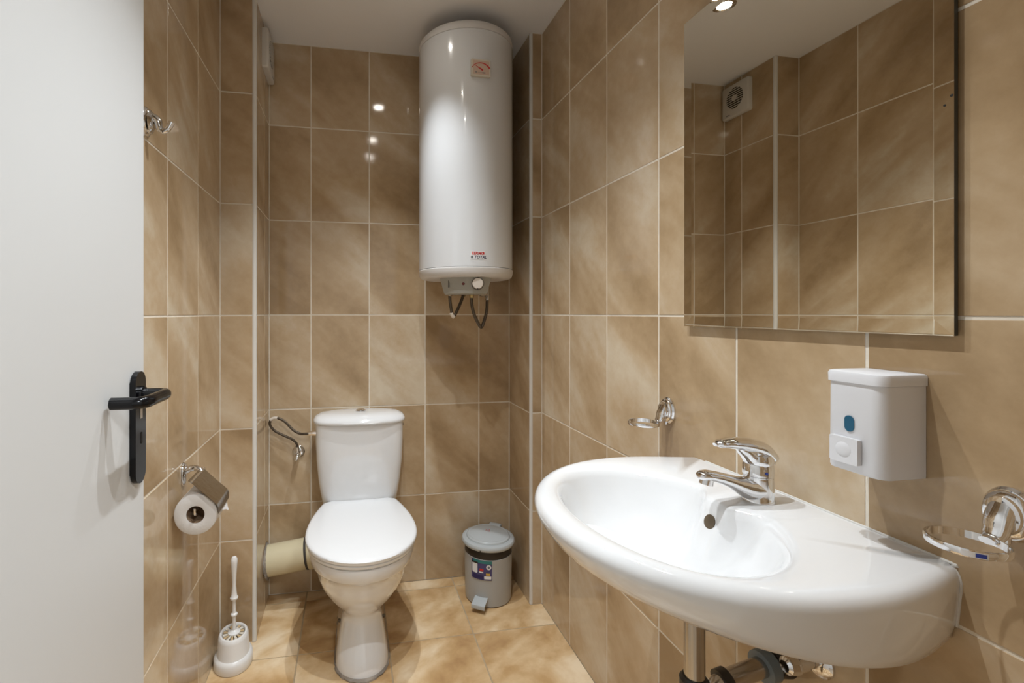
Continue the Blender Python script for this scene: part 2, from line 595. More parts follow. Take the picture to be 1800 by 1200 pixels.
for sx in (-1, 1):
    bm = NB(); box(bm, sx * .064 - .0015, sx * .064 + .0015, -.143, -.136, kz - .014, kz + .014); obj('slot', bm, 'rubber', cb)
# thermometer
bm = NB(); prism(bm, rrect(.037, .031, .003, 4), 0, .012, .002)
ga = R(16.5)
gz = E * 0 + .905
for v in bm.verts:
    x, y, z = v.co
    v.co = (x, -(HR - .002) - y, z)
rm = Matrix.Rotation(ga, 4, 'Z')
bmesh.ops.transform(bm, matrix=rm, verts=bm.verts[:])
for v in bm.verts:
    v.co.z += gz
g = obj('thermometer', bm, 'gauge_frame', heater)


def gauge_piece(name, bm, mat, lift):
    for v in bm.verts:
        x, y, d = v.co
        v.co = (x, -(HR + .0101 + lift) - d, y)
    bmesh.ops.transform(bm, matrix=rm, verts=bm.verts[:])
    for v in bm.verts:
        v.co.z += gz
    return obj(name, bm, mat, g, smooth=0)


gauge_piece('dial', flat_rect(-.031, .032, -.025, .026, 1), 'gauge_face', .0003)
bm = NB()
prev = None
for k in range(15):
    a = R(150 - 118 * k / 14)
    r1 = .040
    wdt = .0022 + .0045 * (k / 14) ** 2
    p = [bm.verts.new((.0 + (r1 + s_ * wdt / 2) * math.cos(a), -.022 + (r1 + s_ * wdt / 2) * math.sin(a), 0)) for s_ in (-1, 1)]
    if prev:
        bm.faces.new((prev[0], p[0], p[1], prev[1]))
    prev = p
gauge_piece('scale_arc', bm, 'red', .0006)
bm = NB(); vv = [bm.verts.new(p) for p in ((-.024, .0085, 0), (-.0235, .0075, 0), (.0055, -.0115, 0), (.0085, -.0075, 0), (.006, -.004, 0))]; bm.faces.new(vv)
gauge_piece('needle', bm, 'red', .0009)
bm = NB()
for (a, b_, c_, d) in ((-.022, -.016, -.019, -.0155), (-.013, .004, -.0182, -.0172), (.005, .017, -.0195, -.016)):
    vv = [bm.verts.new(p) for p in ((a, c_, 0), (b_, c_, 0), (b_, d, 0), (a, d, 0))]; bm.faces.new(vv)
gauge_piece('print_line', bm, 'grey_print', .0006)
# logo sticker
la, lz = R(14), .2165
st = obj('logo_sticker', wrap(flat_rect(-.029, .026, -.0155, .0155, 8), HR, la, lz, .0004), 'white_print', heater)
obj('lettering', wrap((lambda b_: (bmesh.ops.translate(b_, vec=(-.0265, .0018, 0), verts=b_.verts[:]), b_)[1])(text_mesh('TERMO', .0150, .3, .0005)), HR, la, lz, .0008), 'red', st, smooth=0)
obj('lettering', wrap((lambda b_: (bmesh.ops.translate(b_, vec=(-.0150, -.0125, 0), verts=b_.verts[:]), b_)[1])(text_mesh('TOTAL', .0150, .3, .0004)), HR, la, lz, .0008), 'navy', st, smooth=0)
obj('print_square', wrap(flat_rect(-.0265, -.0175, -.0115, -.0025, 3), HR, la, lz, .0008), 'grey_print', st, smooth=0)
obj('print_square', wrap(flat_rect(.0185, .0250, .0025, .0105, 3), HR, la, lz, .0008), 'red', st, smooth=0)
# connections and hoses below the box
bm = NB(); tube(bm, [(-.062, -.085, zb + .004), (-.060, -.085, zb - .03), (-.053, -.083, zb - .072), (-.046, -.075, zb - .085), (-.032, -.065, zb - .06), (-.012, -.05, zb - .01), (-.008, -.045, zb + .02)], .0060, 10, 6); obj('hose', bm, 'hose', heater)
bm = NB(); tube(bm, [(-.056, -.084, zb - .071), (-.0505, -.080, zb - .0835), (-.046, -.075, zb - .0875)], .0072, 10, 3); obj('hose_tag', bm, 'cream_plastic', heater)
bm = NB(); lathe(bm, [(.010, zb + .01), (.010, zb - .004), (.0085, zb - .005), (.0085, zb - .013), (.006, zb - .014)], 6, 'Z', (.024, -.085, 0)); obj('brass_nut', bm, 'brass', heater)
bm = NB(); tube(bm, [(.024, -.085, zb - .008), (.024, -.085, zb - .035), (.034, -.083, zb - .078), (.052, -.075, zb - .116), (.062, -.07, zb - .128), (.072, -.06, zb - .108), (.084, -.045, zb - .065), (.087, -.035, zb - .02)], .0062, 10, 6); obj('hose', bm, 'hose', heater)
bm = NB(); lathe(bm, [(.0085, .03), (.0085, -.004), (.0095, -.006), (.0095, -.020), (.006, -.022)], 12, 'Z', (.087, -.037, zb)); obj('safety_valve', bm, 'steel', heater)
bm = NB(); tube(bm, [(.087, -.037, zb + .002), (.067, -.055, zb + .001), (.057, -.066, zb + .001)], [.007, .0085, .006], 10, 3); obj('valve_lever', bm, 'steel', heater)
for x in (-.06, -.008):
    bm = NB(); lathe(bm, [(.008, zb + .016), (.008, zb - .004), (.006, zb - .006)], 8, 'Z', (x, -.085 if x < -.03 else -.045, 0)); obj('fitting', bm, 'steel', heater)
# wall bracket behind the tank
bm = NB(); box(bm, -.14, .14, .178, .196, z1 - .26, z1 - .21, .003); o = obj('wall_bracket', bm, 'steel', heater)
o.rotation_euler = (0, 0, 0)

# ------------------------------------------------------------------ toilet
TX, TY = .046, 1.76
toilet = empty('toilet', (TX, TY, 0))
tag(toilet, 'white ceramic close-coupled toilet with closed lid against the back wall', 'toilet')


def egg(front, ym, back, hw, hwb, n=28, nb=14, corner=.03):
    """closed plan outline, x across, y local; rounded front, straighter sides, blunt back"""
    front, ym, back = front - TY, ym - TY, back - TY
    pts = []
    for k in range(n + 1):                   # left widest -> front -> right widest
        a = PI * k / n
        pts.append((-hw * math.cos(a), ym - (ym - front) * math.sin(a) ** .92))
    side = []
    for k in range(1, nb + 1):
        t = k / nb
        y = ym + (back - ym) * t
        x = hwb + (hw - hwb) * math.cos(PI / 2 * t) ** 1.0
        d = back - y
        if d < corner:
            x -= corner - math.sqrt(max(0, corner ** 2 - (corner - d) ** 2))
        side.append((x, y))
    pts += side
    pts += [(-x, y) for x, y in reversed(side)]
    return pts


def eggring(z, *a, **k):
    return [(x, y, z) for x, y in egg(*a, **k)]


bm = NB()
loft(bm, [eggring(0.0, 1.556, 1.66, 1.99, .090, .085),
          eggring(.018, 1.556, 1.66, 1.99, .090, .085),
          eggring(.05, 1.572, 1.67, 1.99, .086, .083),
          eggring(.095, 1.597, 1.70, 1.99, .077, .082),
          eggring(.135, 1.617, 1.72, 2.0, .070, .083),
          eggring(.160, 1.622, 1.725, 2.0, .069, .086),
          eggring(.175, 1.616, 1.725, 2.0, .078, .095),
          eggring(.195, 1.596, 1.72, 2.0, .096, .105),
          eggring(.225, 1.566, 1.72, 2.0, .120, .115),
          eggring(.265, 1.535, 1.715, 2.0, .142, .12),
          eggring(.305, 1.515, 1.715, 2.0, .156, .125),
          eggring(.340, 1.506, 1.71, 2.0, .164, .13),
          eggring(.348, 1.494, 1.71, 2.0, .174, .135),
          eggring(.355, 1.489, 1.71, 2.0, .179, .14),
          eggring(.385, 1.480, 1.71, 2.0, .186, .145),
          eggring(.396, 1.482, 1.71, 1.998, .185, .145),
          eggring(.400, 1.492, 1.71, 1.99, .176, .138)])
bowl = obj('bowl', bm, 'ceramic', toilet, smooth=50)
bm = NB()
loft(bm, [eggring(.4005, 1.484, 1.705, 1.962, .184, .135), eggring(.403, 1.478, 1.705, 1.966, .189, .138), eggring(.411, 1.476, 1.705, 1.968, .190, .138), eggring(.4145, 1.480, 1.705, 1.964, .187, .136)])
obj('seat', bm, 'seat', toilet, smooth=50)
bm = NB()
loft(bm, [eggring(.4152, 1.484, 1.70, 1.962, .185, .135), eggring(.418, 1.472, 1.70, 1.970, .1925, .140), eggring(.428, 1.469, 1.70, 1.973, .194, .141),
          eggring(.433, 1.473, 1.70, 1.970, .191, .138), eggring(.4355, 1.484, 1.70, 1.962, .183, .132), eggring(.4375, 1.54, 1.70, 1.92, .13, .09)])
obj('seat_lid', bm, 'seat', toilet, smooth=50)
for sx in (-1, 1):
    bm = NB(); lathe(bm, [(.010, -.016), (.010, .016)], 14, 'X', (sx * .075, 1.962 - TY, .412)); obj('hinge', bm, 'seat', toilet)


def tank_ring(z, hw, yf, yb, p=4.5, n=64):
    out = []
    yc, hy = (yf + yb) / 2 - TY, (yb - yf) / 2
    for k in range(n):
        a = 2 * PI * k / n
        c_, s_ = math.cos(a), math.sin(a)
        x = hw * math.copysign(abs(c_) ** (2 / p), c_)
        y = hy * math.copysign(abs(s_) ** (2 / p), s_)
        if s_ < 0:
            y *= 1.0 + .06 * (1 - (x / hw) ** 2)
        out.append((x, yc + y, z))
    return out


bm = NB()
loft(bm, [tank_ring(.398, .145, 1.975, 2.085), tank_ring(.42, .153, 1.962, 2.090), tank_ring(.46, .160, 1.951, 2.092), tank_ring(.52, .1685, 1.941, 2.094),
          tank_ring(.60, .1755, 1.932, 2.095), tank_ring(.68, .1785, 1.929, 2.095), tank_ring(.746, .1790, 1.929, 2.095)])
cist = obj('cistern', bm, 'ceramic', toilet, smooth=60)
bm = NB()
loft(bm, [tank_ring(.7463, .178, 1.929, 2.095, 4), tank_ring(.748, .1845, 1.916, 2.097, 3.3), tank_ring(.755, .1880, 1.910, 2.098, 3.0), tank_ring(.763, .187, 1.913, 2.098, 2.9),
          tank_ring(.773, .179, 1.924, 2.095, 2.8), tank_ring(.781, .158, 1.947, 2.086, 2.6), tank_ring(.7845, .12, 1.97, 2.07, 2.5), tank_ring(.785, .05, 2.0, 2.04, 2.2)])
lid = obj('cistern_lid', bm, 'ceramic', toilet, smooth=60)
bm = NB(); lathe(bm, [(.0215, .783), (.0215, .7885), (.0195, .7905), (.017, .7905)], 32, 'Z', (.004, 2.013 - TY, 0)); fb = obj('flush_button', bm, 'chrome', toilet)
bm = NB(); lathe(bm, [(.0165, .789), (.0165, .792), (.012, .7935), (.002, .794)], 32, 'Z', (.004, 2.013 - TY, 0)); obj('button_centre', bm, 'chrome', fb)
bm = NB(); box(bm, .176, .182, 1.995 - TY, 2.02 - TY, .722, .732, .001); obj('inlet_plug', bm, 'rubber', cist)
for sx in (-1, 1):
    bm = NB(); lathe(bm, [(.0065, 0), (.0065, .006), (.004, .0085)], 12, 'X', (0, 0, 0))
    bmesh.ops.rotate(bm, matrix=Matrix.Rotation(0 if sx > 0 else PI, 3, 'Z'), verts=bm.verts[:])
    bmesh.ops.translate(bm, vec=(sx * .0755, 1.715 - TY, .105), verts=bm.verts[:])
    obj('bolt_cap', bm, 'cap', bowl)
bm = NB()
loft(bm, [eggring(-.001, 1.546, 1.66, 1.97, .094, .086), eggring(.005, 1.547, 1.66, 1.97, .0935, .085), eggring(.0085, 1.553, 1.66, 1.97, .090, .083)])
for v in bm.verts:
    v.co.x += random.uniform(-.0025, .0025); v.co.y += random.uniform(-.0025, .0025)
obj('base_mortar', bm, 'mortar', toilet, smooth=0)

# soil pipe
pipe = empty('soil_pipe', (XSL, 2.02, .186))
tag(pipe, 'cream plastic waste pipe running from the left duct to the toilet', 'pipe')
d = Vector((.205, -.008, .028))
bm = NB(); tube(bm, [(0.001, 0, 0), d * .45, d * .86], .0605, 36, 1); obj('pipe', bm, 'pvc', pipe)
bm = NB(); tube(bm, [d * .775, d * .785, d * .81, d * .82], [.061, .0625, .0625, .061], 36, 1); obj('seal', bm, 'rubber', pipe)
bm = NB(); tube(bm, [d * .82, d * .84, d * 1.0, d * 1.08], [.0610, .0640, .0640, .060], 36, 1); obj('socket', bm, 'pvc', pipe)
bm = NB(); tube(bm, [(0.0005, 0, 0), (.006, 0, .001), (.011, 0, .0015)], [.071, .069, .0615], 36, 1)
for v in bm.verts:
    v.co += Vector([random.uniform(-.002, .002) for _ in range(3)])
    v.co.x = max(v.co.x, .0005)
obj('mortar_ring', bm, 'mortar', pipe, smooth=0)

# water supply valve and hose
vl = empty('supply_valve', (-.2106, YB, E - .5895))
tag(vl, 'small chrome stop valve with braided hose feeding the cistern', 'valve')
bm = NB(); lathe(bm, [(.026, -.0005), (.026, -.003), (.021, -.008), (.012, -.010)], 32, 'Y'); obj('flange', bm, 'chrome', vl)
bm = NB(); tube(bm, [(0, -.006, 0), (0, -.03, 0), (0, -.052, 0)], [.009, .011, .010], 16, 1); obj('body', bm, 'chrome', vl)
bm = NB(); tube(bm, [(0, -.038, 0), (-.002, -.039, .03)], .0075, 14, 1); obj('outlet', bm, 'chrome', vl)
bm = NB(); tube(bm, [(0, -.050, 0), (-.004, -.058, -.008), (-.008, -.060, -.022)], [.012, .010, .006], 12, 3, flat=.7); obj('tap_handle', bm, 'chrome', vl)
bm = NB(); tube(bm, [(-.002, -.039, .02), (-.004, -.039, .042), (-.022, -.038, .062), (-.058, -.037, .080), (-.094, -.037, .102), (-.112, -.038, .128), (-.105, -.040, .150), (-.083, -.046, .156), (-.052, -.052, .142), (-.016, -.058, .106), (.010, -.064, .092), (.030, -.070, .091), (.068, -.075, .093)],
                   .0052, 10, 6); obj('hose', bm, 'hose', vl)
bm = NB(); tube(bm, [(-.109, -.039, .147), (-.096, -.042, .1545), (-.080, -.047, .1555)], .0066, 12, 4); obj('hose_tag', bm, 'cream_plastic', vl)
bm = NB(); tube(bm, [(.048, -.0735, .0917), (.062, -.075, .0922), (.0775, -.0755, .0925)], [.009, .009, .011], 8, 1); obj('hose_nut', bm, 'chrome', vl)

# ------------------------------------------------------------------ pedal bin
bn = empty('pedal_bin', (.5835, 1.945, 0), R(-33))
tag(bn, 'small grey plastic pedal bin with printed label in the right back corner', 'bin')
bm = NB(); lathe(bm, [(.090, .0), (.096, .004), (.0975, .03), (.1003, .192), (.1003, .1945), (.097, .196)], 64); body = obj('body', bm, 'bin_grey', bn)
bm = NB(); lathe(bm, [(.0965, .190), (.0985, .194), (.0990, .228), (.097, .232)], 64); obj('liner_rim', bm, 'bin_liner', bn)
bm = NB(); lathe(bm, [(.100, .2300), (.1085, .2305), (.1115, .236), (.1115, .243), (.108, .249), (.099, .2525), (.096, .2515), (.092, .2520), (.090, .258), (.084, .2620), (.081, .2612), (.076, .2625), (.05, .2685), (.02, .271), (.004, .2713)], 72); lid = obj('lid', bm, 'bin_lid', bn)
bm = NB(); box(bm, -.026, .026, .088, .121, .2405, .257, .004); hg = obj('lid_hinge', bm, 'bin_lid', bn)
bm = NB(); lathe(bm, [(.004, -.029), (.004, .029)], 12, 'X', (0, .117, .249)); obj('hinge_pin', bm, 'steel', hg)
bm = NB(); box(bm, -.0275, .0275, -.142, -.085, .006, .010, .0015); box(bm, -.0275, .0275, -.1445, -.138, .0, .0) if False else None
pd = bm
for v in pd.verts:
    t_ = (-.09 - v.co.y) / .052
    v.co.z += .034 - .010 * t_ if True else 0
obj('pedal', pd, 'bin_lid', bn)
bm = NB(); box(bm, -.0275, .0275, -.1435, -.140, .018, .034, .001); obj('pedal_lip', bm, 'bin_lid', bn)
bm = NB()
prev = None
for k in range(10):
    a = R(210 - 290 * k / 9)
    rr = .0075
    p = [bm.verts.new(((rr + q) * math.cos(a) - .002, (rr + q) * math.sin(a) + .004, .2722 - .0004 * 0)) for q in (-.0009, .0009)]
    if prev:
        bm.faces.new((prev[0], p[0], p[1], prev[1]))
    prev = p
vv = [bm.verts.new(q) for q in ((-.011, -.004, .2722), (.010, -.008, .2721), (.0103, -.0062, .2721), (-.0105, -.0022, .2722))]; bm.faces.new(vv)
obj('lid_mark', bm, 'red', lid, smooth=0)
bm = NB(); box(bm, -.002, .002, -.1125, -.109, .232, .2375); obj('lid_notch', bm, 'rubber', lid)
BR = .0993


def lab(name, x0, x1, y0, y1, mat, lift, parent):
    return obj(name, wrap(flat_rect(x0, x1, y0, y1, 10), BR, R(0), .16, lift), mat, parent, smooth=0)


lb = lab('label', -.044, .044, -.045, .033, 'label_blue', .0016, body)
lab('label_band', -.036, .044, .021, .033, 'label_teal', .0021, lb)
lab('label_band', -.036, .010, -.045, -.027, 'label_navy', .0021, lb)
lab('label_print', .013, .041, -.040, -.028, 'white_print', .0021, lb)
lab('label_print', .020, .036, -.025, -.016, 'label_yellow', .0021, lb)
lab('label_print', -.006, .010, -.010, .000, 'red', .0023, lb)
lab('label_print', -.008, .009, -.017, -.012, 'white_print', .0023, lb)
obj('label_picture', wrap((lambda q: (prism(q, rrect(.012, .021, .006, 5, -.027, .000), 0, .0001), [setattr(v, 'co', Vector((v.co.x, v.co.z, 0))) for v in q.verts], q)[2])(NB()), BR, 0, .16, .0023), 'white_print', lb, smooth=0)
lab('label_picture', -.042, -.013, .017, .024, 'bin_liner', .0025, lb)
bm = NB()
vv = [bm.verts.new((.031 + .010 * math.cos(2 * PI * k / 20), .008 + .010 * math.sin(2 * PI * k / 20), 0)) for k in range(20)]; bm.faces.new(vv)
obj('label_print', wrap(bm, BR, 0, .16, .0026), 'white_print', lb, smooth=0)
bm = NB()
vv = [bm.verts.new((.031 + .0045 * math.cos(2 * PI * k / 20), .008 + .0055 * math.sin(2 * PI * k / 20), 0)) for k in range(20)]; bm.faces.new(vv)
obj('label_print', wrap(bm, BR, 0, .16, .0030), 'grey_print', lb, smooth=0)

# ------------------------------------------------------------------ toilet brush and its holder
hx, hy = -.388, 1.718
holder = empty('brush_holder', (hx, hy, 0), R(8))
tag(holder, 'white oval plastic toilet brush holder on the floor beside the left wall', 'brush holder')


def oval(z, a, b_, n=48):
    return [(a * math.cos(2 * PI * k / n), b_ * math.sin(2 * PI * k / n), z) for k in range(n)]


bm = NB()
loft(bm, [oval(.0, .061, .069), oval(.003, .063, .071), oval(.028, .0625, .0705), oval(.036, .059, .067), oval(.040, .0525, .061), oval(.045, .051, .0595), oval(.092, .0485, .057), oval(.100, .047, .055), oval(.105, .043, .051), oval(.106, .038, .046), oval(.103, .036, .044), oval(.098, .0355, .0435), oval(.03, .034, .042), oval(.012, .030, .038)])
obj('shell', bm, 'brush_white', holder)
for k in range(14):
    a0, a1 = 2 * PI * k / 14, 2 * PI * (k + .62) / 14
    bm = NB()
    rings = []
    for z in (.0985, .1015):
        ring = []
        for (f0, aa) in ((.36, a0), (.36, a1), (.95, a1), (.95, (a0 + a1) / 2), (.95, a0)):
            ring.append((.0355 * f0 * math.cos(aa), .0435 * f0 * math.sin(aa), z))
        rings.append(ring)
    loft(bm, rings)
    obj('insert_petal', bm, 'bristle' if k % 2 == 0 else 'cream', holder, smooth=0)
brush = empty('toilet_brush', (hx + .002, hy, .0985), R(0))
tag(brush, 'white toilet brush with beaded handle standing in its holder', 'toilet brush')
hp = [(.020, .003), (.020, .007), (.012, .010), (.0065, .014), (.0060, .055), (.0068, .060), (.0112, .064), (.0112, .068), (.0066, .072), (.006, .078), (.006, .112), (.0068, .115), (.0125, .119), (.0135, .124), (.010, .129), (.0085, .14), (.0062, .165), (.0070, .19), (.0095, .225), (.0112, .245), (.0108, .255), (.007, .262), (.002, .264)]
bm = NB(); lathe(bm, hp, 20)
obj('handle', bm, 'brush_white', brush)
bm = NB(); lathe(bm, [(.008, -.080), (.0115, -.075), (.0115, .001), (.010, .0035)], 20); obj('bristle_head', bm, 'bristle', brush)

# ------------------------------------------------------------------ toilet paper holder and roll
tp = empty('paper_holder', (XL, 1.425, E - .447))
tag(tp, 'chrome toilet paper holder with cover flap on the left wall', 'paper holder')


def oval_plate(bm, hw, hh, th):
    """oval rosette on a wall facing +X"""
    rings = []
    for (s_, x) in ((1, .0), (1, .003), (.93, .006), (.80, .0085), (.5, .0095)):
        rings.append([(x, hw * s_ * math.cos(2 * PI * k / 32), hh * s_ * math.sin(2 * PI * k / 32)) for k in range(32)])
    return loft(bm, rings)


bm = NB(); oval_plate(bm, .019, .033, .01); obj('wall_plate', bm, 'chrome', tp)
bm = NB(); tube(bm, [(.006, 0, .008), (.020, .0, .014), (.034, 0, .014), (.044, -.002, .010), (.050, -.004, .005)], [.010, .009, .0080, .0075, .0075], 14, 5); obj('arm', bm, 'chrome', tp)
# rod that carries cover and roll
bm = NB(); tube(bm, [(.050, -.098, .006), (.050, .02, .006)], .004, 12, 1); obj('hinge_rod', bm, 'chrome', tp)
bm = NB(); tube(bm, [(.050, .012, .005), (.054, .013, -.03), (.058, .013, -.068), (.060, .004, -.080), (.060, -.092, -.080)], .0035, 10, 4); obj('roll_rod', bm, 'chrome', tp)
bm = NB(); tube(bm, [(.060, -.0915, -.080), (.060, -.097, -.076), (.060, -.0985, -.062)], .0032, 10, 4); obj('rod_end', bm, 'chrome', tp)
bm = NB()
prof = [(.044, .012), (.052, .007), (.070, -.011), (.092, -.033), (.110, -.050), (.1165, -.059), (.1185, -.078)]
P = spline([(x, 0, z) for x, z in prof], 5)
top, bot = [], []
for i, p in enumerate(P):
    tg = (P[min(i + 1, len(P) - 1)] - P[max(0, i - 1)]).normalized()
    nn = Vector((tg.z, 0, -tg.x)) * .0007
    top.append(p + nn); bot.append(p - nn)
sec = top + bot[::-1]
loft(bm, [[(q.x, y, q.z) for q in sec] for y in (-.100, .012)])
obj('cover_flap', bm, 'flap', tp, smooth=40)
rl = empty('toilet_paper_roll', (XL + .060, 1.333, E - .527))
tag(rl, 'white toilet paper roll hanging under the chrome cover flap', 'toilet paper')
bm = NB()
RO, RI, Lr = .0540, .0225, .098
lathe(bm, [(RI, .0), (RI + .004, -.001), (RO - .004, -.001), (RO - .001, .001), (RO, .004), (RO, Lr - .003), (RO - .004, Lr), (RI, Lr)], 64, 'Y', cap=False)
pr = obj('paper', bm, 'paper', rl)
bm = NB(); lathe(bm, [(RI + .0004, .0), (RI + .0004, Lr), (RI - .0008, Lr), (RI - .0008, .0)], 40, 'Y', cap=False)
obj('core', bm, 'cardboard', rl)
bm = NB()
sheet = spline([(.0545 * math.cos(R(a)), 0, .0545 * math.sin(R(a))) for a in (80, 60, 40, 20, 5)] + [(.0575, 0, -.010), (.0625, 0, -.024)], 5)
nS = len(sheet) - 1
loft(bm, [[(p.x, .004 + .072 * ss((i / nS - .62) / .38), p.z) for i, p in enumerate(sheet)], [(p.x, Lr - .002 - .012 * ss((i / nS - .6) / .4), p.z) for i, p in enumerate(sheet)]], False, False, closed=False)
obj('loose_sheet', bm, 'paper', rl)

# ------------------------------------------------------------------ coat hook on the left wall
hk = empty('coat_hook', (XL, 1.175, E + .436))
tag(hk, 'chrome coat hook on the left wall beside the door', 'hook')
bm = NB(); rings = []
for (s_, x) in ((1, 0), (1, .004), (.88, .008), (.84, .0085), (.82, .012), (.66, .015), (.62, .0155), (.5, .018), (.2, .019)):
    rings.append([(x, .026 * s_ * math.cos(2 * PI * k / 32), .033 * s_ * math.sin(2 * PI * k / 32)) for k in range(32)])
loft(bm, rings); obj('wall_plate', bm, 'chrome', hk)
bm = NB(); tube(bm, [(.012, 0, .012), (.026, 0, .004), (.030, 0, -.012), (.036, 0, -.020), (.048, 0, -.014), (.056, 0, .002)], [.010, .009, .0075, .0065, .006, .0065], 14, 6); obj('prong', bm, 'chrome', hk)

# ------------------------------------------------------------------ extractor fan on the left duct
fn = empty('extractor_fan', (XSL, 2.012, E + 1.040))
tag(fn, 'square white extractor fan with round grille high on the left duct', 'fan')
hw = .0785
bm = NB()
rings = []
for (s_, x) in ((1, 0), (1, .016), (.985, .021), (.95, .0235)):
    rings.append([(x, a, b_) for a, b_ in rrect(hw * s_, hw * s_, .008 * s_, 4)])
loft(bm, rings); obj('housing', bm, 'fan', fn)
bm = NB(); lathe(bm, [(.050, .0232), (.050, .0240), (.047, .0240)], 48, 'X', (0, 0, .008)); gr = obj('grille_opening', bm, 'fan_dark', fn)
for k in range(9):
    z = -.042 + k * .0105
    half = math.sqrt(max(0, .050 ** 2 - z ** 2))
    bm = NB(); box(bm, .0238, .0265, -half, half, .008 + z - .0017, .008 + z + .0017); obj('slat', bm, 'fan', fn)
bm = NB(); lathe(bm, [(.0145, .0238), (.0145, .0270), (.012, .0275), (.002, .0275)], 32, 'X', (0, 0, .008)); obj('hub', bm, 'fan', fn)
bm = NB(); box(bm, .0234, .0238, .030, .052, -.066, -.062); obj('print', bm, 'grey_print', fn)

# ------------------------------------------------------------------ washbasin
WY = .735
WZ = E - .329
sink = empty('washbasin', (XR, WY, WZ), 0)
tag(sink, 'white ceramic washbasin mounted on the right wall under the mirror', 'washbasin')
N = 128
CU = .275                                     # bowl centre, distance from the wall


def outer_hw(u):
    if u < .17:
        return .246 + .034 * math.sin(PI / 2 * u / .17)
    t = (u - .17) / (.462 - .17)
    return .280 * max(0, 1 - t ** 2.15) ** .5


poly = [(u * .17 / 30, outer_hw(u * .17 / 30)) for u in range(31)] + [(.17 + .292 * math.sin(PI / 2 * k / 60), outer_hw(.17 + .292 * math.sin(PI / 2 * k / 60))) for k in range(1, 61)]
full = poly + [(u, -v) for u, v in reversed(poly[:-1])]


def ray_poly(a):
    dx, dy = math.cos(a), math.sin(a)
    best = None
    for i in range(len(full)):
        (x1, y1), (x2, y2) = full[i], full[(i + 1) % len(full)]
        x1 -= CU; x2 -= CU
        den = dx * (y2 - y1) - dy * (x2 - x1)
        if abs(den) < 1e-12:
            continue
        t = (x1 * (y2 - y1) - y1 * (x2 - x1)) / den
        s_ = (x1 * dy - y1 * dx) / den
        if t > 0 and -1e-6 <= s_ <= 1 + 1e-6:
            best = t if best is None else max(best, t)
    return best


ANG = [2 * PI * k / N for k in range(N)]
OUT = [ray_poly(a) for a in ANG]
BA_F, BA_B, BB = .136, .165, .206


def inner_r(a, plat=1.0):
    c_, s_ = math.cos(a), math.sin(a)
    A = BA_F if c_ > 0 else BA_B
    r = 1 / math.sqrt((c_ / A) ** 2 + (s_ / BB) ** 2)
    if c_ < 0:                                 # tap platform juts into the bowl
        lat = abs(s_ * r)
        r -= plat * .040 * (1 - ss((lat - .026) / .052))
    return r


def P3(u, v, z):                               # basin frame -> local of the root (wall at x = 0)
    return (-u, v, z)


def out_ring(z, su, sv, off=0.0):
    ring = []
    for a, r in zip(ANG, OUT):
        u, v = CU + r * math.cos(a), r * math.sin(a)
        if off:
            k = max(.02, 1 - off / r)
            u2, v2 = CU + (u - CU) * k, v * k
            wt = ss(u / .04)
            u, v = u * (1 - wt) + u2 * wt, v2
        u, v = max(.0008, u * su), v * sv
        ring.append(P3(u, v, z * (1 - .24 * ss((u - .08) / .32)) if z < -.03 else z))
    return ring


def in_ring(z, k, du=0.0, plat=1.0):
    return [P3(CU + du + inner_r(a, plat) * k * math.cos(a), inner_r(a, plat) * k * math.sin(a), z) for a in ANG]


bm = NB()
rings = [out_ring(-.138, .34, .12), out_ring(-.137, .44, .26), out_ring(-.133, .54, .40), out_ring(-.126, .64, .54), out_ring(-.117, .735, .70), out_ring(-.109, .80, .86),
         out_ring(-.105, .845, .93), out_ring(-.098, .885, .962), out_ring(-.088, .92, .972), out_ring(-.075, .95, .984), out_ring(-.056, .975, .992), out_ring(-.040, .992, .997), out_ring(-.020, 1, 1),
         out_ring(-.013, 1, 1, .0015), out_ring(-.007, 1, 1, .005), out_ring(-.003, 1, 1, .010), out_ring(-.0006, 1, 1, .017), out_ring(0, 1, 1, .022),
         in_ring(-.0010, 1.085), in_ring(-.0038, 1.04), in_ring(-.009, 1.0), in_ring(-.018, .972), in_ring(-.035, .93), in_ring(-.060, .855, .004), in_ring(-.085, .75, .008, .8), in_ring(-.105, .61, .01, .5), in_ring(-.118, .44, .012, .2), in_ring(-.125, .28, .012, 0), in_ring(-.128, .14, .012, 0)]
loft(bm, rings)
obj('basin', bm, 'ceramic', sink, smooth=60)
bm = NB(); lathe(bm, [(.030, -.129), (.030, -.1255), (.026, -.1245), (.020, -.127), (.006, -.1275)], 32, 'Z', (-(CU + .012), 0, 0)); obj('drain', bm, 'chrome', sink)
ov_u = CU - inner_r(PI) * .93
bm = NB(); tube(bm, [(-(ov_u - .010), 0, -.0395), (-(ov_u + .0012), 0, -.0355)], .0140, 28, 1); ov = obj('overflow_ring', bm, 'ceramic', sink)
bm = NB(); tube(bm, [(-(ov_u - .004), 0, -.0375), (-(ov_u + .0022), 0, -.0352)], .0122, 28, 1); obj('overflow_hole', bm, 'cap', ov)
bm = NB()
for (ya, yb_) in ((-.246, .246),):
    h_ = [(-.0005, -.2425, -.080), (-.0005, -.2455, -.045), (-.0005, -.2465, -.020), (-.0005, -.2385, -.004), (-.0005, -.222, .0004)]
    pts = h_ + [(-.0005, 0, .0004), (-.0005, .20, .0004)]
    tube(bm, pts, .0020, 8, 6)
obj('silicone_bead', bm, 'trim', sink)

# basin mixer tap
tap = empty('basin_tap', (XR - .070, .7270, WZ - .0005), 0)
tag(tap, 'chrome single-lever mixer tap standing on the washbasin', 'tap')
